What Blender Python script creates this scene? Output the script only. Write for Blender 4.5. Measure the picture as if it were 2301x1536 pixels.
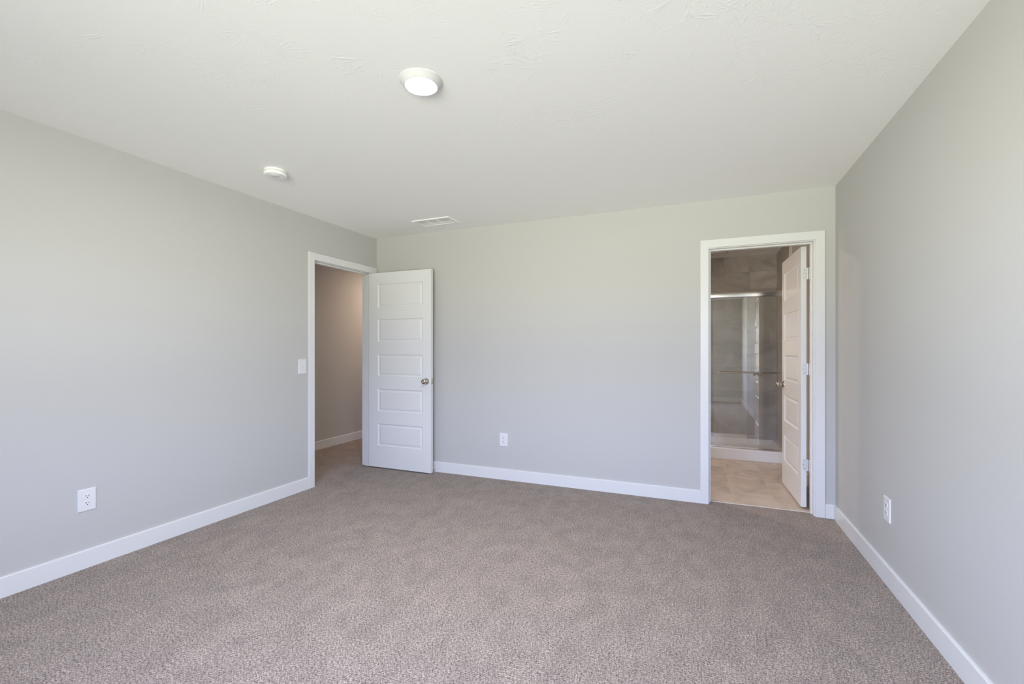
import bpy, bmesh, math, random
from mathutils import Vector, Matrix

# ---------------------------------------------------------------- clear
for o in list(bpy.data.objects):
    bpy.data.objects.remove(o)
scene = bpy.context.scene
COL = scene.collection

# ---------------------------------------------------------------- camera
XL, XR, YB, YR, H = -3.2279, 0.9265, 3.9774, -0.51, 2.44   # bedroom shell (left, right, back, rear walls; ceiling)
WT = 0.115                                                  # partition thickness
cam_data = bpy.data.cameras.new('camera')
cam = bpy.data.objects.new('camera', cam_data)
COL.objects.link(cam)
cam.location = (0.0, 0.0, 1.2381)
cam.rotation_euler = (math.radians(90), 0, 0.39137)
cam_data.sensor_width = 36.0
cam_data.lens = 36.0 * 1017.73 / 2301.0
cam_data.shift_y = (785.89 - 768.0) / 2301.0
cam_data.clip_start = 0.02
scene.camera = cam

# ---------------------------------------------------------------- exposure
scene.view_settings.view_transform = 'Standard'
scene.view_settings.look = 'None'
scene.view_settings.gamma = 1.0
scene.view_settings.use_curve_mapping = False
scene.view_settings.exposure = 0.98
scene.cycles.max_bounces = 14
scene.cycles.diffuse_bounces = 10
scene.cycles.glossy_bounces = 6
scene.cycles.transmission_bounces = 8
scene.cycles.transparent_max_bounces = 16
scene.cycles.sample_clamp_indirect = 6.0

# ---------------------------------------------------------------- daylight outside (sky over a lawn)
SKY = 9.0
world = bpy.data.worlds.new('world')
scene.world = world
world.use_nodes = True
wn, wl = world.node_tree.nodes, world.node_tree.links
wn.clear()
wo = wn.new('ShaderNodeOutputWorld')
wb = wn.new('ShaderNodeBackground')
wtc = wn.new('ShaderNodeTexCoord')
wsx = wn.new('ShaderNodeSeparateXYZ')
wmr = wn.new('ShaderNodeMapRange')
wcr = wn.new('ShaderNodeValToRGB')
wmr.inputs['From Min'].default_value = -1.0
wmr.inputs['From Max'].default_value = 1.0
wl.new(wtc.outputs['Generated'], wsx.inputs[0])
wl.new(wsx.outputs['Z'], wmr.inputs['Value'])
wl.new(wmr.outputs[0], wcr.inputs[0])
wl.new(wcr.outputs[0], wb.inputs['Color'])
wl.new(wb.outputs[0], wo.inputs['Surface'])
e = wcr.color_ramp.elements
STOPS = [(0.0, (0.27, 0.295, 0.23)),                     # lawn straight below, dimmed to even out the ceiling light
         (0.29, (0.35, 0.375, 0.29)), (0.35, (1.58, 1.63, 1.40)),   # sunlit lawn
         (0.43, (1.58, 1.63, 1.40)), (0.455, (0.66, 0.65, 0.53)),  # made-up dim horizon band that holds down the upper back wall
         (0.51, (0.66, 0.65, 0.53)), (0.54, (0.86, 1.00, 1.52)),   # sky
         (1.0, (0.78, 0.94, 1.64))]
e[0].position, e[0].color = STOPS[0][0], (*STOPS[0][1], 1)
e[1].position, e[1].color = STOPS[-1][0], (*STOPS[-1][1], 1)
for pos, c in STOPS[1:-1]:
    k = e.new(pos)
    k.color = (*c, 1)
wb.inputs['Strength'].default_value = SKY

# the two bedroom windows are in the rear wall, behind the camera
WINDOWS = [(-1.09, 0.87), (-0.19, 0.87)]     # centre x, width
WZ0, WZ1 = 0.62, 2.10
for cx, w in WINDOWS:
    la = bpy.data.lights.new('window_portal', 'AREA')
    la.shape = 'RECTANGLE'
    la.size, la.size_y = w, WZ1 - WZ0
    la.cycles.is_portal = True
    lo = bpy.data.objects.new('window_portal', la)
    COL.objects.link(lo)
    lo.location = (cx, YR - 0.14, (WZ0 + WZ1) / 2)
    # portal must face +y (into the room)
    lo.rotation_euler = Vector((0, 1, 0)).to_track_quat('-Z', 'Y').to_euler()

# ---------------------------------------------------------------- helpers
def setp(o, label=None, cat=None, group=None, kind=None):
    if label: o['label'] = label
    if cat: o['category'] = cat
    if group: o['group'] = group
    if kind: o['kind'] = kind
    return o

def link_mesh(name, bm, m, parent=None, smooth=False):
    me = bpy.data.meshes.new(name)
    bmesh.ops.recalc_face_normals(bm, faces=bm.faces[:])
    bm.to_mesh(me)
    bm.free()
    if smooth:
        for p in me.polygons:
            p.use_smooth = True
        try:
            me.set_sharp_from_angle(angle=math.radians(38))
        except Exception:
            pass
    me.materials.append(m)
    o = bpy.data.objects.new(name, me)
    COL.objects.link(o)
    if parent is not None:
        o.parent = parent
    return o

def empty(name, loc=(0, 0, 0), rotz=0.0, parent=None):
    o = bpy.data.objects.new(name, None)
    COL.objects.link(o)
    o.empty_display_size = 0.1
    o.location = loc
    o.rotation_euler = (0, 0, rotz)
    if parent is not None:
        o.parent = parent
    return o

def box(bm, x0, x1, y0, y1, z0, z1, bevel=0.0, seg=2):
    g = bmesh.ops.create_cube(bm, size=1.0)
    vs = g['verts']
    bmesh.ops.scale(bm, vec=(x1 - x0, y1 - y0, z1 - z0), verts=vs)
    bmesh.ops.translate(bm, vec=((x0 + x1) / 2, (y0 + y1) / 2, (z0 + z1) / 2), verts=vs)
    if bevel > 0:
        ed = list({ed for v in vs for ed in v.link_edges})
        bmesh.ops.bevel(bm, geom=ed, offset=bevel, segments=seg, profile=0.5, affect='EDGES')
    return vs

def new_box(*a, **k):
    bm = bmesh.new()
    box(bm, *a, **k)
    return bm

def lathe(bm, prof, n=48, mat=Matrix.Identity(4)):
    """prof: list of (radius, height) revolved round local z"""
    rings = []
    for r, z in prof:
        if r < 1e-6:
            rings.append([bm.verts.new(mat @ Vector((0, 0, z)))])
        else:
            rings.append([bm.verts.new(mat @ Vector((r * math.cos(2 * math.pi * i / n), r * math.sin(2 * math.pi * i / n), z))) for i in range(n)])
    for a, b in zip(rings, rings[1:]):
        if len(a) == 1 and len(b) == 1:
            continue
        for i in range(n):
            j = (i + 1) % n
            if len(a) == 1:
                bm.faces.new((a[0], b[i], b[j]))
            elif len(b) == 1:
                bm.faces.new((a[i], b[0], a[j]))
            else:
                bm.faces.new((a[i], b[i], b[j], a[j]))

def new_lathe(prof, n=48, mat=Matrix.Identity(4)):
    bm = bmesh.new()
    lathe(bm, prof, n, mat)
    return bm

def extrude_profile(bm, prof, axis, a0, a1):
    """prof: closed list of (u, z) ; axis 'x' or 'y' the run direction; u is the other horizontal axis"""
    def P(u, z, t):
        return (t, u, z) if axis == 'x' else (u, t, z)
    r0 = [bm.verts.new(P(u, z, a0)) for u, z in prof]
    r1 = [bm.verts.new(P(u, z, a1)) for u, z in prof]
    n = len(prof)
    for i in range(n):
        j = (i + 1) % n
        bm.faces.new((r0[i], r0[j], r1[j], r1[i]))
    bm.faces.new(r0)
    bm.faces.new(list(reversed(r1)))

AXY = Matrix.Rotation(math.radians(90), 4, 'X')      # local +z -> -y
def towards(v):
    return Vector((0, 0, 1)).rotation_difference(Vector(v)).to_matrix().to_4x4()

# ---------------------------------------------------------------- materials
def mat(name):
    m = bpy.data.materials.new(name)
    m.use_nodes = True
    nt = m.node_tree
    return m, nt.nodes, nt.links, nt.nodes['Principled BSDF']

def texco(n, l, scale=1.0, src='Object'):
    tc = n.new('ShaderNodeTexCoord')
    mp = n.new('ShaderNodeMapping')
    if isinstance(scale, (int, float)):
        scale = (scale,) * 3
    mp.inputs['Scale'].default_value = scale
    l.new(tc.outputs[src], mp.inputs['Vector'])
    return mp.outputs['Vector']

def noise(n, l, vec, scale, detail=2.0, rough=0.5, dist=0.0):
    t = n.new('ShaderNodeTexNoise')
    t.inputs['Scale'].default_value = scale
    t.inputs['Detail'].default_value = detail
    t.inputs['Roughness'].default_value = rough
    t.inputs['Distortion'].default_value = dist
    l.new(vec, t.inputs['Vector'])
    return t.outputs['Fac']

def ramp(n, l, fac, stops):
    r = n.new('ShaderNodeValToRGB')
    el = r.color_ramp.elements
    el[0].position, el[0].color = stops[0][0], (*stops[0][1], 1)
    el[1].position, el[1].color = stops[-1][0], (*stops[-1][1], 1)
    for p, c in stops[1:-1]:
        k = el.new(p)
        k.color = (*c, 1)
    l.new(fac, r.inputs['Fac'])
    return r.outputs['Color']

def math_node(n, l, op, a, b=None, c=None):
    m = n.new('ShaderNodeMath')
    m.operation = op
    for i, v in enumerate((a, b, c)):
        if v is None:
            continue
        if isinstance(v, (int, float)):
            m.inputs[i].default_value = v
        else:
            l.new(v, m.inputs[i])
    return m.outputs[0]

def bump(n, l, h, strength, distance, b):
    bp = n.new('ShaderNodeBump')
    bp.inputs['Strength'].default_value = strength
    bp.inputs['Distance'].default_value = distance
    l.new(h, bp.inputs['Height'])
    l.new(bp.outputs['Normal'], b.inputs['Normal'])
    return bp

def paint(name, col, rough=0.5, tex=0.0, spec=0.35):
    m, n, l, b = mat(name)
    b.inputs['Base Color'].default_value = (*col, 1)
    b.inputs['Roughness'].default_value = rough
    b.inputs['Specular IOR Level'].default_value = spec
    if tex > 0:
        v = texco(n, l)
        h = noise(n, l, v, 160, 3, 0.6)
        bump(n, l, h, tex, 0.001, b)
    return m

WALL = paint('greige_wall_paint', (0.528, 0.521, 0.506), 0.62, 0.10, 0.25)
HALLWALL = WALL
TRIM = paint('white_trim_paint', (0.735, 0.735, 0.735), 0.32, 0.0, 0.4)
DOORM = paint('white_door_paint', (0.76, 0.76, 0.757), 0.38, 0.03, 0.4)
PLATE = paint('white_plastic', (0.74, 0.74, 0.745), 0.35)
PLATE2 = paint('white_receptacle_plastic', (0.76, 0.76, 0.765), 0.30)
DARK = paint('dark_slot', (0.03, 0.03, 0.035), 0.6)
FIXTURE = paint('white_fixture_enamel', (0.67, 0.67, 0.665), 0.45)
VENTM = paint('white_vent_enamel', (0.86, 0.86, 0.85), 0.5)
ACRYL = paint('white_acrylic_pan', (0.78, 0.77, 0.75), 0.22, 0, 0.5)
CAULK = paint('pale_tile_edge_trim', (0.72, 0.70, 0.66), 0.4)

# ceiling: flat white with a hand-stomped brush texture
def make_ceiling_mat():
    m, n, l, b = mat('stomped_white_ceiling')
    b.inputs['Base Color'].default_value = (0.92, 0.92, 0.91, 1)
    b.inputs['Roughness'].default_value = 0.85
    b.inputs['Specular IOR Level'].default_value = 0.15
    v = texco(n, l)
    hs = []
    for sc, off in ((4.2, 0.0), (5.3, 7.7)):
        ad = n.new('ShaderNodeVectorMath'); ad.operation = 'ADD'
        ad.inputs[1].default_value = (off, off * 0.6, 0)
        l.new(v, ad.inputs[0])
        vo = n.new('ShaderNodeTexVoronoi')
        vo.voronoi_dimensions = '2D'
        vo.inputs['Scale'].default_value = sc
        l.new(ad.outputs[0], vo.inputs['Vector'])
        su = n.new('ShaderNodeVectorMath'); su.operation = 'SUBTRACT'
        l.new(ad.outputs[0], su.inputs[0])
        l.new(vo.outputs['Position'], su.inputs[1])
        sx = n.new('ShaderNodeSeparateXYZ')
        l.new(su.outputs[0], sx.inputs[0])
        ang = math_node(n, l, 'ARCTAN2', sx.outputs[1], sx.outputs[0])
        # strokes along the radius: noise in (angle, radius, cell)
        cx = n.new('ShaderNodeCombineXYZ')
        sc2 = n.new('ShaderNodeSeparateColor')
        l.new(vo.outputs['Color'], sc2.inputs[0])
        l.new(math_node(n, l, 'MULTIPLY', ang, 4.6), cx.inputs[0])
        l.new(math_node(n, l, 'MULTIPLY', vo.outputs['Distance'], 1.5), cx.inputs[1])
        l.new(math_node(n, l, 'MULTIPLY', sc2.outputs[0], 37.0), cx.inputs[2])
        nz = noise(n, l, cx.outputs[0], 1.9, 1.5, 0.5, 0.3)
        ridge = n.new('ShaderNodeMapRange')
        ridge.interpolation_type = 'SMOOTHSTEP'
        ridge.inputs['From Min'].default_value = 0.60
        ridge.inputs['From Max'].default_value = 0.70
        l.new(nz, ridge.inputs['Value'])
        hs.append(ridge.outputs[0])
    s = math_node(n, l, 'MAXIMUM', hs[0], hs[1])
    msk = n.new('ShaderNodeMapRange')
    msk.inputs['From Min'].default_value = 0.42
    msk.inputs['From Max'].default_value = 0.62
    l.new(noise(n, l, v, 3.3, 2), msk.inputs['Value'])
    s = math_node(n, l, 'MULTIPLY', s, msk.outputs[0])
    f = math_node(n, l, 'MULTIPLY', noise(n, l, v, 90, 3, 0.6), 0.30)
    bump(n, l, math_node(n, l, 'ADD', s, f), 0.36, 0.0020, b)
    return m
CEIL = make_ceiling_mat()

# carpet: speckled taupe cut pile
def make_carpet_mat():
    m, n, l, b = mat('taupe_cut_pile_carpet')
    v = texco(n, l)
    fine = noise(n, l, v, 175, 2.0, 0.7)
    mid = noise(n, l, v, 88, 2, 0.6)
    sp = math_node(n, l, 'ADD', math_node(n, l, 'MULTIPLY', fine, 0.68), math_node(n, l, 'MULTIPLY', mid, 0.32))
    col = ramp(n, l, sp, [(0.35, (0.046, 0.034, 0.029)), (0.43, (0.175, 0.139, 0.116)), (0.525, (0.310, 0.251, 0.213)), (0.63, (0.528, 0.438, 0.380))])
    # pile brushed one way or the other: broad soft patches
    v2 = texco(n, l, (1.15, 0.75, 1.0))
    big = noise(n, l, v2, 8.0, 4, 0.65, 0.5)
    mr = n.new('ShaderNodeMapRange')
    mr.inputs['From Min'].default_value = 0.35
    mr.inputs['From Max'].default_value = 0.65
    mr.inputs['To Min'].default_value = 0.88
    mr.inputs['To Max'].default_value = 1.11
    l.new(big, mr.inputs['Value'])
    mx = n.new('ShaderNodeVectorMath'); mx.operation = 'SCALE'
    l.new(col, mx.inputs[0])
    l.new(mr.outputs[0], mx.inputs['Scale'])
    l.new(mx.outputs[0], b.inputs['Base Color'])
    b.inputs['Roughness'].default_value = 1.0
    b.inputs['Specular IOR Level'].default_value = 0.0
    b.inputs['Sheen Weight'].default_value = 0.12
    b.inputs['Sheen Roughness'].default_value = 0.6
    bump(n, l, sp, 0.6, 0.005, b)
    return m
CARPET = make_carpet_mat()

# porcelain tile with stone veining; brick pattern drawn in (u, v) metres
def make_tile_mat(name, u, v, tw, th, stops, grout, rough, bias=0.0, uo=0.0, vo_=0.0):
    m, n, l, b = mat(name)
    tc = n.new('ShaderNodeTexCoord')
    sx = n.new('ShaderNodeSeparateXYZ')
    l.new(tc.outputs['Object'], sx.inputs[0])
    cx = n.new('ShaderNodeCombineXYZ')
    idx = {'x': 0, 'y': 1, 'z': 2}
    l.new(math_node(n, l, 'ADD', sx.outputs[idx[u]], uo), cx.inputs[0])
    l.new(math_node(n, l, 'ADD', sx.outputs[idx[v]], vo_), cx.inputs[1])
    br = n.new('ShaderNodeTexBrick')
    br.offset = 0.5
    br.inputs['Scale'].default_value = 1.0
    br.inputs['Brick Width'].default_value = tw
    br.inputs['Row Height'].default_value = th
    br.inputs['Mortar Size'].default_value = 0.0022
    br.inputs['Mortar Smooth'].default_value = 0.2
    br.inputs['Color1'].default_value = (0, 0, 0, 1)
    br.inputs['Color2'].default_value = (1, 1, 1, 1)
    br.inputs['Mortar'].default_value = (0.5, 0.5, 0.5, 1)
    l.new(cx.outputs[0], br.inputs['Vector'])
    sc = n.new('ShaderNodeSeparateColor')
    l.new(br.outputs['Color'], sc.inputs[0])
    # every tile gets its own piece of veining
    c3 = n.new('ShaderNodeCombineXYZ')
    s2 = n.new('ShaderNodeSeparateXYZ')
    l.new(cx.outputs[0], s2.inputs[0])
    l.new(math_node(n, l, 'MULTIPLY', s2.outputs[0], 2.6), c3.inputs[0])
    l.new(math_node(n, l, 'MULTIPLY', s2.outputs[1], 3.6), c3.inputs[1])
    l.new(math_node(n, l, 'MULTIPLY', sc.outputs[0], 9.0), c3.inputs[2])
    nz = noise(n, l, c3.outputs[0], 1.1, 6, 0.62, 1.2)
    shade = math_node(n, l, 'ADD', nz, math_node(n, l, 'MULTIPLY', math_node(n, l, 'SUBTRACT', sc.outputs[0], 0.5), 0.10))
    col = ramp(n, l, shade, stops)
    mx = n.new('ShaderNodeMix'); mx.data_type = 'RGBA'
    mx.inputs[7].default_value = (*grout, 1)
    l.new(br.outputs['Fac'], mx.inputs[0])
    l.new(col, mx.inputs[6])
    l.new(mx.outputs[2], b.inputs['Base Color'])
    b.inputs['Roughness'].default_value = rough
    bump(n, l, math_node(n, l, 'SUBTRACT', 1.0, br.outputs['Fac']), 0.35, 0.0015, b)
    return m
TILEFLOOR = make_tile_mat('tan_porcelain_floor_tile', 'y', 'x', 0.61, 0.312,
                          [(0.28, (0.40, 0.320, 0.255)), (0.5, (0.53, 0.44, 0.36)), (0.72, (0.64, 0.55, 0.465))],
                          (0.60, 0.53, 0.46), 0.42, uo=-4.1, vo_=0.366)
SH = [(0.28, (0.29, 0.262, 0.24)), (0.48, (0.40, 0.367, 0.34)), (0.62, (0.47, 0.435, 0.405)), (0.78, (0.55, 0.515, 0.485))]
TILEBACK = make_tile_mat('grey_brown_shower_tile', 'x', 'z', 0.61, 0.305, SH, (0.36, 0.33, 0.30), 0.4, uo=0.31, vo_=-0.10)
TILESIDE = make_tile_mat('grey_brown_shower_side_tile', 'y', 'z', 0.61, 0.305, SH, (0.36, 0.33, 0.30), 0.4, uo=0.1, vo_=-0.10)

def metal(name, col, rough):
    m, n, l, b = mat(name)
    b.inputs['Base Color'].default_value = (*col, 1)
    b.inputs['Metallic'].default_value = 1.0
    b.inputs['Roughness'].default_value = rough
    v = texco(n, l, (1, 1, 60))
    h = noise(n, l, v, 30, 2)
    bump(n, l, h, 0.03, 0.0005, b)
    return m
NICKEL = metal('satin_nickel', (0.58, 0.54, 0.48), 0.12)
CHROME = metal('brushed_chrome', (0.86, 0.85, 0.84), 0.14)
HINGEM, _n, _l, _b = mat('pale_hinge_steel')
_b.inputs['Base Color'].default_value = (0.70, 0.71, 0.72, 1)
_b.inputs['Metallic'].default_value = 0.3
_b.inputs['Roughness'].default_value = 0.4

SCREWM = metal('dark_screw_head', (0.42, 0.42, 0.43), 0.35)

def make_glass(name, tint, base, haze=0.0):
    m, n, l, b = mat(name)
    n.remove(b)
    out = n['Material Output']
    tr = n.new('ShaderNodeBsdfTransparent')
    tr.inputs[0].default_value = (*tint, 1)
    gl = n.new('ShaderNodeBsdfGlossy')
    gl.inputs['Roughness'].default_value = 0.0
    gl.inputs['Color'].default_value = (1, 1, 1, 1)
    lw = n.new('ShaderNodeLayerWeight')
    lw.inputs['Blend'].default_value = 0.5
    f = math_node(n, l, 'POWER', lw.outputs['Facing'], 5.0)
    f = math_node(n, l, 'MULTIPLY_ADD', f, 1.0 - base, base)
    mx = n.new('ShaderNodeMixShader')
    l.new(f, mx.inputs[0])
    l.new(tr.outputs[0], mx.inputs[1])
    l.new(gl.outputs[0], mx.inputs[2])
    if haze > 0:                      # white haze mixed in to brighten the view through the glass
        df = n.new('ShaderNodeBsdfDiffuse')
        df.inputs['Color'].default_value = (0.85, 0.84, 0.81, 1)
        m2 = n.new('ShaderNodeMixShader')
        v = texco(n, l, (1, 1, 0.35))
        fm = math_node(n, l, 'MULTIPLY_ADD', noise(n, l, v, 5.0, 3, 0.6), haze * 0.8, haze * 0.6)
        l.new(fm, m2.inputs[0])
        l.new(mx.outputs[0], m2.inputs[1])
        l.new(df.outputs[0], m2.inputs[2])
        l.new(m2.outputs[0], out.inputs['Surface'])
    else:
        l.new(mx.outputs[0], out.inputs['Surface'])
    return m
GLASS = make_glass('clear_shower_glass', (0.975, 0.980, 0.970), 0.125, 0.035)
PANE = make_glass('window_glass', (0.98, 0.985, 0.98), 0.04)

def make_lens(name, col, strength):
    m, n, l, b = mat(name)
    b.inputs['Base Color'].default_value = (0.9, 0.9, 0.9, 1)
    b.inputs['Emission Color'].default_value = (*col, 1)
    b.inputs['Emission Strength'].default_value = strength
    return m
LENS = make_lens('lit_led_lens', (0.955, 0.985, 0.95), 400.0)
LENSHALL = make_lens('lit_warm_led_lens', (1.0, 0.75, 0.59), 200.0)
LENSBATH = make_lens('added_bathroom_fill_lens', (1.0, 0.87, 0.77), 260.0)
LENSOFF = paint('frosted_lens', (0.78, 0.76, 0.73), 0.4)

# ---------------------------------------------------------------- room shell
S = 'structure'
HX = -4.385                # far wall of the hall
BX0 = -1.75                # bathroom left wall
YS = 6.50                  # shower back wall
D1A, D1B, D1H = 3.116, 3.898, 2.049     # doorway in the left wall (y from, y to, head)
D2A, D2B, D2H = 0.079, 0.790, 2.051     # doorway in the back wall (x from, x to, head)
JT = 0.018                               # jamb thickness

bm = new_box(HX - 0.1, XR + 0.1, YR - 0.1, 4.052, -0.08, 0.0)
box(bm, HX - 0.1, XL - 0.06, 4.052, 7.2, -0.08, 0.0)
setp(link_mesh('floor', bm, CARPET), 'speckled taupe cut pile carpet covering the bedroom and hall', 'carpet', kind=S)
setp(link_mesh('floor_bathroom', new_box(XL - 0.06, XR + 0.1, 4.052, 6.62, -0.08, 0.0), TILEFLOOR),
     'tan stone-look tile floor of the bathroom', 'floor', kind=S)
setp(link_mesh('ceiling', new_box(HX - 0.1, XR + 0.1, YR - 0.1, 7.2, H, H + 0.12), CEIL),
     'white ceiling with a brushed stomp texture', 'ceiling', kind=S)

# left wall with the hall doorway
bm = new_box(XL - WT, XL, YR, D1A - JT, 0, H)
box(bm, XL - WT, XL, D1B + JT, YB, 0, H)
box(bm, XL - WT, XL, D1A - JT, D1B + JT, D1H + JT, H)
setp(link_mesh('wall_left', bm, WALL), 'greige painted wall on the left with the hall doorway', 'wall', kind=S)
# back wall with the bathroom doorway
bm = new_box(XL - WT, D2A - JT, YB, YB + WT, 0, H)
box(bm, D2B + JT, XR, YB, YB + WT, 0, H)
box(bm, D2A - JT, D2B + JT, YB, YB + WT, D2H + JT, H)
setp(link_mesh('wall_back', bm, WALL), 'greige painted far wall with the bathroom doorway', 'wall', kind=S)
setp(link_mesh('wall_right', new_box(XR, XR + 0.1, YR - 0.1, 6.62, 0, H), WALL), 'greige painted wall on the right', 'wall', kind=S)
# rear wall with two windows
bm = bmesh.new()
xs = [XL - WT] + [v for cx, w in WINDOWS for v in (cx - w / 2, cx + w / 2)] + [XR]
for i in range(0, len(xs), 2):
    box(bm, xs[i], xs[i + 1], YR - 0.1, YR, 0, H)
for cx, w in WINDOWS:
    box(bm, cx - w / 2, cx + w / 2, YR - 0.1, YR, 0, WZ0)
    box(bm, cx - w / 2, cx + w / 2, YR - 0.1, YR, WZ1, H)
setp(link_mesh('wall_rear', bm, WALL), 'greige wall with two windows facing the bathroom door', 'wall', kind=S)
for k, (cx, w) in enumerate(WINDOWS):
    bm = bmesh.new()
    x0, x1 = cx - w / 2, cx + w / 2
    t = 0.045
    for a in ((x0, x0 + t, WZ0, WZ1), (x1 - t, x1, WZ0, WZ1), (x0 + t, x1 - t, WZ0, WZ0 + t), (x0 + t, x1 - t, WZ1 - t, WZ1),
              (x0 + t, x1 - t, (WZ0 + WZ1) / 2 - 0.02, (WZ0 + WZ1) / 2 + 0.02)):
        box(bm, a[0], a[1], YR - 0.09, YR - 0.03, a[2], a[3])
    wo_ = setp(link_mesh('window_%d' % (k + 1), bm, TRIM), 'white sash window in the rear wall', 'window', kind=S)
    wo_['label'] = ('white sash window in the rear wall nearer the left wall', 'white sash window in the rear wall nearer the right wall')[k]
    link_mesh('pane', new_box(x0 + t, x1 - t, YR - 0.062, YR - 0.058, WZ0 + t, WZ1 - t), PANE, wo_)
    link_mesh('window_sill', new_box(x0 - 0.01, x1 + 0.01, YR, YR + 0.05, WZ0 - 0.025, WZ0 - 0.003, bevel=0.004), TRIM, wo_)

# hall beyond the left doorway
setp(link_mesh('wall_hall', new_box(HX - 0.1, HX, 1.2, 7.2, 0, H), HALLWALL), 'hall wall seen through the left doorway', 'wall', kind=S)
setp(link_mesh('wall_hall_near', new_box(HX, XL - WT, 1.2, 1.3, 0, H), HALLWALL), 'closed near end of the hall', 'wall', kind=S)
setp(link_mesh('wall_hall_far', new_box(HX, XL - WT, 7.1, 7.2, 0, H), HALLWALL), 'closed far end of the hall', 'wall', kind=S)
setp(link_mesh('wall_hall_inner', new_box(XL - WT, XL, YB + WT, 7.2, 0, H), HALLWALL), 'inner hall wall past the doorway', 'wall', kind=S)
# bathroom and shower walls
setp(link_mesh('wall_bathroom_left', new_box(BX0 - 0.1, BX0, YB + WT, 6.62, 0, H), WALL), 'left wall of the bathroom', 'wall', kind=S)
setp(link_mesh('wall_bathroom_back', new_box(BX0, XR, YS + 0.012, 6.62, 0, H), WALL), 'painted wall behind the shower tile', 'wall', kind=S)
SXL, SXR, SY0 = -0.62, 0.900, 5.655
setp(link_mesh('wall_shower_left', new_box(SXL - 0.1, SXL, SY0, YS + 0.012, 0, H), TILESIDE), 'grey-brown tiled left end wall of the shower', 'wall', kind=S)
setp(link_mesh('wall_shower_back', new_box(SXL, XR, YS, YS + 0.012, 0, H), TILEBACK), 'grey-brown tiled back wall of the shower', 'wall', kind=S)
setp(link_mesh('wall_shower_right', new_box(SXR, XR, SY0, YS, 0, H), TILESIDE), 'grey-brown tiled right end wall of the shower', 'wall', kind=S)
setp(link_mesh('trim_4', new_box(SXR - 0.002, XR, SY0 - 0.006, SY0, 0, H), CAULK), 'pale edge strip ending the shower tile', 'trim', kind=S)

# ---------------------------------------------------------------- baseboards
BH, BT = 0.1036, 0.0142
def bb_prof(face, sgn):
    # face: wall plane; sgn: direction into the room
    f = face
    return [(f, 0.0), (f + sgn * BT, 0.0), (f + sgn * BT, BH - 0.005), (f + sgn * (BT - 0.0018), BH - 0.0012), (f + sgn * (BT - 0.005), BH), (f, BH)]
def baseboard(name, axis, face, sgn, runs, label):
    bm = bmesh.new()
    for a0, a1 in runs:
        extrude_profile(bm, bb_prof(face, sgn), axis, a0, a1)
    return setp(link_mesh(name, bm, TRIM), label, 'baseboard', kind=S)
baseboard('baseboard_left', 'y', XL, 1, [(YR, 3.043)], 'white baseboard along the left wall')
baseboard('baseboard_back', 'x', YB, -1, [(XL + 0.02, 0.0108), (0.8612, XR)], 'white baseboard along the far wall')
baseboard('baseboard_right', 'y', XR, -1, [(YR, YB - BT)], 'white baseboard along the right wall')
baseboard('baseboard_rear', 'x', YR, 1, [(XL + BT, XR - BT)], 'white baseboard under the rear windows')
baseboard('baseboard_hall', 'y', HX, 1, [(1.3, 7.1)], 'white baseboard along the hall wall')
baseboard('baseboard_bathroom', 'y', XR, -1, [(4.19, SY0 - 0.006)], 'white baseboard behind the open bathroom door')

# ---------------------------------------------------------------- door casings and jambs
CT = 0.017
def cas(bm, *a):
    box(bm, *a, bevel=0.0022)
# trim_1: hall doorway (left wall)
t1 = setp(empty('trim_1', (XL, D1A, 0)), 'white flat casing around the hall doorway', 'door casing', kind=S)
def part(parent, name, bm, m, smooth=False):
    for v in bm.verts:
        v.co = v.co - parent.location
    return link_mesh(name, bm, m, parent, smooth)
def casing_bm(axis, p0, u0, u1, v0, v1, zi, zo):
    # one mitred and caulked U: legs u0..v0 and v1..u1, head zi..zo, thickness CT from plane p0
    o_ = [(u0, 0.001), (u0, zo), (u1, zo), (u1, 0.001), (v1, 0.001), (v1, zi), (v0, zi), (v0, 0.001)]
    def P(u, z, d):
        return (p0 + d, u, z) if axis == 'y' else (u, p0 + d, z)
    bm = bmesh.new()
    bk = [bm.verts.new(P(u, z, 0)) for u, z in o_]
    f0 = bm.faces.new(bk)
    ext = bmesh.ops.extrude_face_region(bm, geom=[f0])
    nv = [g for g in ext['geom'] if isinstance(g, bmesh.types.BMVert)]
    bmesh.ops.translate(bm, verts=nv, vec=(CT, 0, 0) if axis == 'y' else (0, CT, 0))
    bmesh.ops.recalc_face_normals(bm, faces=bm.faces[:])
    n_ax = 0 if axis == 'y' else 1
    ed = [e_ for e_ in bm.edges if abs(e_.verts[0].co[n_ax] - e_.verts[1].co[n_ax]) < 1e-6 and max(v.co.z for v in e_.verts) > 0.01]
    bmesh.ops.bevel(bm, geom=ed, offset=0.0022, segments=2, profile=0.5, affect='EDGES')
    return bm
for side in (XL, XL - WT - CT):
    part(t1, 'casing', casing_bm('y', side, 3.0435, 3.9605, 3.1065, 3.902, 2.0535, 2.1175), TRIM)
for y0, y1 in ((D1A - JT, D1A), (D1B, D1B + JT)):
    part(t1, 'jamb', new_box(XL - WT, XL, y0, y1, 0.001, D1H, bevel=0.001), TRIM)
part(t1, 'jamb_head', new_box(XL - WT, XL, D1A - JT, D1B + JT, D1H, D1H + JT, bevel=0.001), TRIM)
for y0, y1 in ((D1A, D1A + 0.011), (D1B - 0.011, D1B)):
    part(t1, 'door_stop_strip', new_box(XL - 0.078, XL - 0.038, y0, y1, 0.001, D1H - 0.011, bevel=0.0015), TRIM)
part(t1, 'door_stop_strip', new_box(XL - 0.078, XL - 0.038, D1A, D1B, D1H - 0.011, D1H, bevel=0.0015), TRIM)
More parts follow.
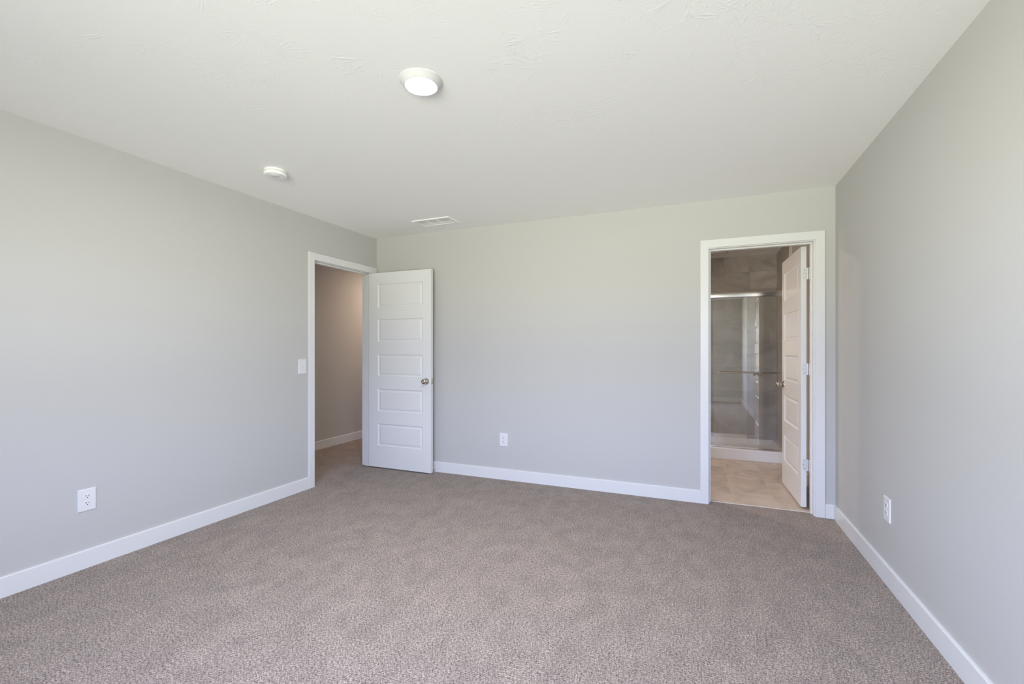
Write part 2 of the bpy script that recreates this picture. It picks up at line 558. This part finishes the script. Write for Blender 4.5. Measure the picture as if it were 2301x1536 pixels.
# trim_2: bathroom doorway (back wall)
t2 = setp(empty('trim_2', (D2A, YB, 0)), 'white flat casing around the bathroom doorway', 'door casing', kind=S)
for side in (YB - CT, YB + WT):
    part(t2, 'casing', casing_bm('x', side, 0.0108, 0.8596, 0.0712, 0.7980, 2.0565, 2.1205), TRIM)
for x0, x1 in ((D2A - JT, D2A), (D2B, D2B + JT)):
    part(t2, 'jamb', new_box(x0, x1, YB, YB + WT, 0.001, D2H, bevel=0.001), TRIM)
part(t2, 'jamb_head', new_box(D2A - JT, D2B + JT, YB, YB + WT, D2H, D2H + JT, bevel=0.001), TRIM)
for x0, x1 in ((D2A, D2A + 0.011), (D2B - 0.011, D2B)):
    part(t2, 'door_stop_strip', new_box(x0, x1, YB + 0.040, YB + 0.078, 0.001, D2H - 0.011, bevel=0.0015), TRIM)
part(t2, 'door_stop_strip', new_box(D2A, D2B, YB + 0.040, YB + 0.078, D2H - 0.011, D2H, bevel=0.0015), TRIM)
setp(link_mesh('trim_3', new_box(D2A, D2B, 4.047, 4.059, 0.0, 0.0035, bevel=0.001), CAULK), 'pale threshold strip where carpet meets bathroom tile', 'trim', kind=S)

# ---------------------------------------------------------------- doors
PZ = [(0.238, 0.468), (0.597, 0.831), (0.965, 1.190), (1.322, 1.560), (1.680, 1.926)]
def door_slab_bm(w, h, t, z0, s0, s1):
    """five-panel moulded slab: x 0..w, y 0..t, panels moulded on both faces; s0/s1 stile widths"""
    bm = bmesh.new()
    zs = [z0] + [v for p in PZ for v in p] + [z0 + h]
    xs = [0.0, s0, w - s1, w]
    for yf, sg in ((0.0, 1.0), (t, -1.0)):
        grid = {}
        def V(x, y, z):
            key = (round(x, 5), round(y, 5), round(z, 5))
            if key not in grid:
                grid[key] = bm.verts.new((x, y, z))
            return grid[key]
        for i in range(len(xs) - 1):
            for j in range(len(zs) - 1):
                xa, xb, za, zb = xs[i], xs[i + 1], zs[j], zs[j + 1]
                if i == 1 and j % 2 == 1:
                    # moulded panel: steep cove, flat bottom groove, raised field
                    loops = []
                    for ins, dep in ((0.0, 0.0), (0.0035, 0.0042), (0.009, 0.0075), (0.016, 0.0085), (0.030, 0.0035), (0.034, 0.0028)):
                        y = yf + sg * dep
                        loops.append([V(xa + ins, y, za + ins), V(xb - ins, y, za + ins), V(xb - ins, y, zb - ins), V(xa + ins, y, zb - ins)])
                    for a, b2 in zip(loops, loops[1:]):
                        for k in range(4):
                            q = (k + 1) % 4
                            bm.faces.new((a[k], a[q], b2[q], b2[k]))
                    bm.faces.new(loops[-1])
                else:
                    bm.faces.new((V(xa, yf, za), V(xb, yf, za), V(xb, yf, zb), V(xa, yf, zb)))
    bmesh.ops.remove_doubles(bm, verts=bm.verts[:], dist=1e-6)
    bm.verts.ensure_lookup_table()
    # edges round the slab
    def find(x, y, z):
        return min(bm.verts, key=lambda v: (v.co - Vector((x, y, z))).length)
    for za, zb in zip(zs, zs[1:]):
        for x in (0.0, w):
            bm.faces.new((find(x, 0, za), find(x, t, za), find(x, t, zb), find(x, 0, zb)))
    for xa, xb in zip(xs, xs[1:]):
        for z in (zs[0], zs[-1]):
            bm.faces.new((find(xa, 0, z), find(xa, t, z), find(xb, t, z), find(xb, 0, z)))
    return bm

KNOB = [(0.0, 0.0), (0.0325, 0.0), (0.0325, 0.003), (0.029, 0.008), (0.017, 0.011), (0.0125, 0.014), (0.0115, 0.026), (0.0135, 0.031),
        (0.0215, 0.0345), (0.0262, 0.041), (0.0270, 0.048), (0.0250, 0.055), (0.0200, 0.0600), (0.0120, 0.0620), (0.0100, 0.0605), (0.0095, 0.0600), (0.0, 0.0602)]
HINGE_Z = (1.8315, 1.0885, 0.3435)
def screw_bm(loc, d, r=0.0042):
    return new_lathe([(0.0, 0.0), (r, 0.0), (r * 0.8, 0.0008), (0.0, 0.0010)], 16, Matrix.Translation(loc) @ towards(d))

def make_door(name, label, w, h, t, z0, s0, s1, knob_x, hinge_side, pin, closed=False):
    """root origin at the hinge-edge corner, slab along +x, thickness +y"""
    root = setp(empty(name), label, 'door', kind=S)
    slab = link_mesh('door_slab', door_slab_bm(w, h, t, z0, s0, s1), DOORM, root)
    for d, y in ((-1, 0.0), (1, t)):
        link_mesh('door_knob', new_lathe(KNOB, 40, Matrix.Translation((knob_x, y, 0.9245)) @ towards((0, d, 0))), NICKEL, root, True)
    bm = new_box(w, w + 0.0012, t / 2 - 0.0125, t / 2 + 0.0125, 0.896, 0.953, bevel=0.0005)
    lp = link_mesh('latch_plate', bm, NICKEL, root)
    bm = bmesh.new()
    extrude_profile(bm, [(t / 2 - 0.006, 0.9155), (t / 2 + 0.007, 0.9155), (t / 2 + 0.007, 0.9335), (t / 2 - 0.006, 0.9335)], 'x', w, w + 0.0095)
    for v in bm.verts:
        if v.co.x > w + 0.005 and v.co.y > t / 2:
            v.co.x = w + 0.002
    link_mesh('latch_bolt', bm, NICKEL, lp)
    return root

# door_1: hall door, swung a quarter turn flat in front of the back wall
d1 = make_door('door_1', 'white five-panel hall door standing open against the far wall', 0.764, 2.033, 0.035, 0.012, 0.113, 0.097, 0.710, 1, None)
d1.location = (-3.226, 3.855, 0)
for z in HINGE_Z:
    hg = link_mesh('hinge', new_lathe([(0, -0.0445), (0.0055, -0.0445), (0.0055, 0.0445), (0.0, 0.0445)], 16, Matrix.Translation((-0.0035, 0.0125, z))), HINGEM, d1, True)
    bm = new_box(-0.0016, 0.0, 0.004, 0.032, z - 0.0445, z + 0.0445)
    link_mesh('hinge_leaf', bm, HINGEM, hg)

# door_2: bathroom door, swung into the bathroom
W2 = 0.709
ang2 = math.atan2(W2, -0.0226)
d2 = make_door('door_2', 'white five-panel bathroom door swung open beside the shower', W2, 2.030, 0.037, 0.014, 0.096, 0.096, W2 - 0.060, -1, None)
d2.rotation_euler = (0, 0, ang2)
# local +y points to -x after the turn, so slide the slab to put its left face at x = .737
d2.location = (0.7742, 4.1345, 0)
for z in HINGE_Z:
    # butt hinge: rounded leaf on the door's hinge edge, knuckle at the corner, second leaf on the jamb
    bm = bmesh.new()
    prof = []
    hw0, hw1, rz, rr = -0.0015, 0.0285, 0.0445, 0.012
    pts = [(hw0, -rz), (hw1 - rr, -rz)] + [(hw1 - rr + rr * math.sin(a), -rz + rr - rr * math.cos(a)) for a in [math.radians(q) for q in (22, 45, 68, 90)]] \
        + [(hw1 - rr + rr * math.cos(a), rz - rr + rr * math.sin(a)) for a in [math.radians(q) for q in (0, 22, 45, 68, 90)]] + [(hw0, rz)]
    extrude_profile(bm, [(u, z + q) for u, q in pts], 'x', -0.0016, 0.0)
    hg = link_mesh('hinge', bm, HINGEM, d2)
    kb = bmesh.new()
    for k in range(5):
        za = z - 0.0445 + k * 0.0178
        lathe(kb, [(0, za + 0.0004), (0.0058, za + 0.0004), (0.0058, za + 0.0174), (0, za + 0.0174)], 16, Matrix.Translation((-0.0050, -0.0055, 0)))
    link_mesh('knuckle', kb, HINGEM, hg, True)
    lf = bmesh.new()
    box(lf, -0.040, -0.008, -0.0135, -0.0120, z - 0.0445, z + 0.0445)
    link_mesh('hinge_leaf', lf, HINGEM, hg)
    for q, u in ((-0.031, 0.014), (0.0, 0.020), (0.031, 0.014)):
        link_mesh('screw', screw_bm((-0.0016, u, z + q), (-1, 0, 0), 0.0038), SCREWM, hg)

# ---------------------------------------------------------------- outlets and switch
def rot_for(normal):
    # local -y is the plate's outward direction
    return math.atan2(normal[1], normal[0]) + math.pi / 2

def plate_bm(w, h, t):
    bm = bmesh.new()
    b = 0.004
    lo = [[bm.verts.new((sx * (w / 2 - i), -d, sz * (h / 2 - i))) for sx, sz in ((-1, -1), (1, -1), (1, 1), (-1, 1))] for i, d in ((0, 0), (0.0, 0.0012), (b * 0.35, t * 0.75), (b, t))]
    for a, c in zip(lo, lo[1:]):
        for k in range(4):
            q = (k + 1) % 4
            bm.faces.new((a[k], a[q], c[q], c[k]))
    bm.faces.new(lo[-1])
    bm.faces.new(list(reversed(lo[0])))
    return bm

def receptacle_bm(zc, y0):
    # rounded face with flat top and bottom
    bm = bmesh.new()
    r, hh = 0.0172, 0.0142
    out = []
    a0 = math.asin(hh / r)
    for k in range(13):
        a = -a0 + 2 * a0 * k / 12
        out.append((r * math.cos(a), r * math.sin(a)))
    for k in range(13):
        a = math.pi - a0 + 2 * a0 * k / 12
        out.append((r * math.cos(a), r * math.sin(a)))
    rings = []
    for s, y in ((1.0, y0 + 0.001), (1.0, y0 - 0.0013), (0.95, y0 - 0.0022)):
        rings.append([bm.verts.new((x * s, y, zc + z * s)) for x, z in out])
    n = len(out)
    for a, b in zip(rings, rings[1:]):
        for k in range(n):
            q = (k + 1) % n
            bm.faces.new((a[k], a[q], b[q], b[k]))
    bm.faces.new(rings[-1])
    return bm

def make_outlet(loc, normal, label):
    r = setp(empty('wall_outlet', loc, rot_for(normal)), label, 'outlet', 'duplex wall outlets')
    link_mesh('cover_plate', plate_bm(0.0855, 0.1265, 0.0062), PLATE, r)
    for zc in (0.0197, -0.0197):
        rc = link_mesh('receptacle', receptacle_bm(zc, -0.0062), PLATE2, r, True)
        for sx, hh in ((-0.0064, 0.0042), (0.0064, 0.0034)):
            link_mesh('slot', new_box(sx - 0.0012, sx + 0.0012, -0.0092, -0.0080, zc + 0.0042 - hh, zc + 0.0042 + hh), DARK, rc)
        bm = bmesh.new()
        lathe(bm, [(0, 0), (0.0026, 0), (0.0026, 0.0012), (0, 0.0012)], 16, Matrix.Translation((0, -0.0080, zc - 0.0068)) @ towards((0, -1, 0)))
        link_mesh('ground_hole', bm, DARK, rc)
    link_mesh('screw', screw_bm((0, -0.0062, 0), (0, -1, 0), 0.0033), PLATE, r)
    return r
make_outlet((XL, 1.4625, 0.3852), (1, 0), 'white duplex outlet low on the left wall nearest the camera')
make_outlet((-1.7260, YB, 0.3802), (0, -1), 'white duplex outlet low on the far wall between the two doors')
make_outlet((XR, 2.9830, 0.3930), (-1, 0), 'white duplex outlet low on the right wall above its baseboard')

sw = setp(empty('light_switch', (XL, 2.9805, 1.0922), rot_for((1, 0))), 'white single toggle switch on the left wall beside the hall doorway', 'light switch')
link_mesh('cover_plate', plate_bm(0.0860, 0.1275, 0.0062), PLATE, sw)
link_mesh('switch_frame', new_box(-0.0062, 0.0062, -0.0070, -0.0055, -0.0125, 0.0125, bevel=0.0004), FIXTURE, sw)
bm = new_box(-0.0047, 0.0047, -0.0175, -0.0060, -0.0050, 0.0055, bevel=0.0012)
bmesh.ops.rotate(bm, verts=bm.verts[:], cent=(0, -0.006, 0), matrix=Matrix.Rotation(math.radians(-24), 3, 'X'))
link_mesh('toggle', bm, PLATE2, sw, True)
for z in (0.0302, -0.0302):
    link_mesh('screw', screw_bm((0, -0.0062, z), (0, -1, 0), 0.0033), PLATE, sw)

# ---------------------------------------------------------------- ceiling fittings
def make_light(name, x, y, label, lens, r0=0.095, r1=0.067, drop=0.026):
    r = setp(empty(name, (x, y, H)), label, 'ceiling light')
    link_mesh('trim_ring', new_lathe([(r0 - 0.01, 0.0), (r0, 0.0), (r0, -0.0035), (r0 - 0.006, -0.008), (r1 + 0.010, -drop + 0.003), (r1 + 0.004, -drop), (r1, -drop + 0.001), (r1, -drop + 0.006)], 64), FIXTURE, r, True)
    link_mesh('lens', new_lathe([(r1, -drop + 0.0035), (r1 * 0.6, -drop + 0.0022), (0.0, -drop + 0.002)], 64), lens, r, True)
    return r
make_light('recessed_light', -1.148, 1.717, 'lit round white LED disc light in the middle of the bedroom ceiling', LENS)
make_light('recessed_light', -3.72, 5.55, 'warm round ceiling light in the hall past the left doorway', LENSHALL)
make_light('recessed_light', 0.205, 6.15, 'unlit round ceiling light above the shower', LENSOFF, 0.135, 0.11, 0.02)

make_light('recessed_light', -1.10, 5.00, 'added unseen ceiling light brightening the bathroom, left of the doorway', LENSBATH)  # unseen lamp, added to lift the bathroom and shower tile

sd = setp(empty('smoke_detector', (-2.628, 2.205, H)), 'round white smoke detector on the ceiling near the left wall', 'smoke detector')
link_mesh('mounting_base', new_lathe([(0.060, 0.0), (0.066, 0.0), (0.0665, -0.010), (0.062, -0.0125), (0.055, -0.0125)], 64), VENTM, sd, True)
link_mesh('body', new_lathe([(0.050, -0.0125), (0.064, -0.0145), (0.0695, -0.018), (0.0715, -0.033), (0.0690, -0.0375), (0.060, -0.0395), (0.030, -0.0405), (0.0, -0.0405)], 64), VENTM, sd, True)
mt = Matrix.Translation((0.014, -0.020, -0.0400))
link_mesh('test_button', new_lathe([(0.030, 0.001), (0.030, -0.0016), (0.0265, -0.0038), (0.0, -0.0046)], 32, mt), PLATE2, sd, True)
link_mesh('indicator_light', new_lathe([(0.0026, 0.001), (0.0026, -0.001), (0, -0.0014)], 12, Matrix.Translation((-0.012, -0.004, -0.0402))), DARK, sd, True)

vt = setp(empty('ceiling_vent', (-2.2790, 3.6475, H)), 'white rectangular ceiling air vent near the far wall', 'vent')
VW, VD = 0.397, 0.208
bm = bmesh.new()
def frame(bm, w, d, ins, z_out, z_in, top=0.0):
    lo = []
    for i, z in ((0, top), (0, z_out), (0.004, z_in), (ins, z_in), (ins, top)):
        lo.append([bm.verts.new((sx * (w / 2 - i), sy * (d / 2 - i), z)) for sx, sy in ((-1, -1), (1, -1), (1, 1), (-1, 1))])
    for a, c in zip(lo, lo[1:]):
        for k in range(4):
            q = (k + 1) % 4
            bm.faces.new((a[k], a[q], c[q], c[k]))
frame(bm, VW, VD, 0.028, -0.0035, -0.0095)
link_mesh('frame', bm, VENTM, vt)
cw = (VW - 0.056) / 3
for i in range(3):
    x0 = -VW / 2 + 0.028 + i * cw
    bm = bmesh.new()
    for k in range(9):
        y = -VD / 2 + 0.036 + k * (VD - 0.072) / 8
        a = math.radians(9 if k < 4.5 else -9)
        c, s = math.cos(a) * 0.0092, math.sin(a) * 0.0092
        pts = [(y - c, -0.0055 - s), (y + c, -0.0055 + s), (y + c, -0.0046 + s), (y - c, -0.0046 - s)]
        extrude_profile(bm, pts, 'x', x0 + 0.002, x0 + cw - 0.002)
    link_mesh('louver', bm, VENTM, vt)
for i in (1, 2):
    x = -VW / 2 + 0.028 + i * cw
    link_mesh('divider', new_box(x - 0.0025, x + 0.0025, -VD / 2 + 0.026, VD / 2 - 0.026, -0.0115, -0.001), VENTM, vt)
link_mesh('duct_opening', new_box(-VW / 2 + 0.027, VW / 2 - 0.027, -VD / 2 + 0.027, VD / 2 - 0.027, -0.0006, 0.0), paint('vent_backing', (0.78, 0.78, 0.77), 0.8), vt)

# ---------------------------------------------------------------- door stop on the back baseboard
ds = setp(empty('door_stop', (-2.478, YB - BT, 0.0455)), 'small white door stop on the baseboard behind the hall door', 'door stop')
MY = towards((0, -1, 0))
link_mesh('base', new_lathe([(0, 0), (0.011, 0), (0.011, 0.003), (0.006, 0.006), (0, 0.006)], 24, MY), FIXTURE, ds, True)
bm = bmesh.new()
pr = [(0.0, 0.004)]
for k in range(22):
    pr += [(0.0042, 0.006 + k * 0.0022), (0.0050, 0.0071 + k * 0.0022)]
pr += [(0.0, 0.0545)]
lathe(bm, pr, 16, MY)
link_mesh('spring', bm, FIXTURE, ds, True)
link_mesh('tip', new_lathe([(0, 0.053), (0.0065, 0.053), (0.0068, 0.063), (0.005, 0.0675), (0, 0.068)], 20, MY), PLATE, ds, True)

# ---------------------------------------------------------------- shower
pan = bmesh.new()
PX0, PX1, PY0, PY1 = SXL + 0.002, SXR - 0.002, 5.690, YS - 0.002
def ring(ix0, ix1, iy0, iy1, z):
    return [pan.verts.new(p) for p in ((PX0 + ix0, PY0 + iy0, z), (PX1 - ix1, PY0 + iy0, z), (PX1 - ix1, PY1 - iy1, z), (PX0 + ix0, PY1 - iy1, z))]
rings = [ring(0, 0, 0, 0, 0.001), ring(0, 0, 0, 0, 0.114), ring(0.004, 0.004, 0.006, 0.004, 0.120), ring(0.035, 0.035, 0.095, 0.030, 0.120),
         ring(0.045, 0.045, 0.105, 0.036, 0.112), ring(0.075, 0.075, 0.125, 0.060, 0.045), ring(0.30, 0.30, 0.30, 0.25, 0.038)]
for a, c in zip(rings, rings[1:]):
    for k in range(4):
        q = (k + 1) % 4
        pan.faces.new((a[k], a[q], c[q], c[k]))
pan.faces.new(rings[-1])
pan.faces.new(list(reversed(rings[0])))
# the three sides against the tile end in a lower lip
for rg in rings[1:4]:
    for v in rg:
        if v.co.y > 6.0:
            v.co.z -= 0.018
setp(link_mesh('shower_pan', pan, ACRYL), 'white acrylic shower base with a raised curb on the bathroom floor', 'shower pan')

sdr = setp(empty('shower_door', (0.14, 5.735, 0.12)), 'framed sliding glass shower door standing on the white curb', 'shower door')
def spart(name, bm, m, smooth=False, parent=None):
    for v in bm.verts:
        v.co = v.co - sdr.location
    return link_mesh(name, bm, m, parent or sdr, smooth)
GX0, GX1 = SXL + 0.001, SXR - 0.001
# header: bull-nosed bar
bm = bmesh.new()
hp = [(5.775, 1.832), (5.775, 1.890), (5.768, 1.894), (5.708, 1.894), (5.7035, 1.8925), (5.7015, 1.889),
      (5.7012, 1.878), (5.7016, 1.862), (5.7024, 1.846), (5.7036, 1.836), (5.7060, 1.831), (5.712, 1.829), (5.768, 1.829)]
extrude_profile(bm, hp, 'x', GX0, GX1)
spart('header_rail', bm, CHROME, True)
bm = bmesh.new()
extrude_profile(bm, [(5.700, 0.1205), (5.770, 0.1205), (5.770, 0.136), (5.762, 0.136), (5.758, 0.128), (5.742, 0.128), (5.738, 0.138), (5.732, 0.138), (5.728, 0.128), (5.712, 0.128), (5.706, 0.132), (5.700, 0.128)], 'x', GX0, GX1)
spart('bottom_track', bm, CHROME)
for x0, x1 in ((GX0, GX0 + 0.025), (GX1 - 0.025, GX1)):
    spart('wall_channel', new_box(x0, x1, 5.708, 5.768, 0.139, 1.828, bevel=0.002), CHROME)
spart('glass_panel', new_box(0.158, 0.868, 5.716, 5.722, 0.129, 1.835), GLASS)
spart('glass_panel', new_box(-0.592, 0.500, 5.748, 5.754, 0.129, 1.835), GLASS)
# towel bar across the outer panel
tb = spart('towel_bar', new_lathe([(0, 0.0), (0.0085, 0.0), (0.0085, 0.590), (0, 0.590)], 20, Matrix.Translation((0.222, 5.672, 0.9855)) @ towards((1, 0, 0))), NICKEL, True)
for x in (0.222, 0.812):
    bm = bmesh.new()
    lathe(bm, [(0, 0), (0.013, 0.0), (0.014, 0.006), (0.013, 0.014), (0.0, 0.016)], 20, Matrix.Translation((x - 0.008, 5.672, 0.9855)) @ towards((1, 0, 0)))
    lathe(bm, [(0, 0), (0.007, 0), (0.007, 0.044), (0, 0.044)], 16, Matrix.Translation((x, 5.672, 0.9855)) @ towards((0, 1, 0)))
    spart('bracket', bm, NICKEL, True, tb)

# ---------------------------------------------------------------- bathroom vanity light (out of sight, left of the doorway)
vl = setp(empty('vanity_light', (BX0, 4.75, 1.95)), 'warm bathroom wall lamp left of the bathroom doorway', 'wall lamp')
link_mesh('backplate', new_box(0, 0.02, -0.28, 0.28, -0.05, 0.05, bevel=0.004), NICKEL, vl)
for y in (-0.18, 0.0, 0.18):
    link_mesh('shade', new_lathe([(0, 0.055), (0.035, 0.055), (0.055, -0.075), (0, -0.075)], 24, Matrix.Translation((0.09, y, -0.03))), make_lens('warm_glass_shade', (1.0, 0.68, 0.45), 9.0), vl, True)
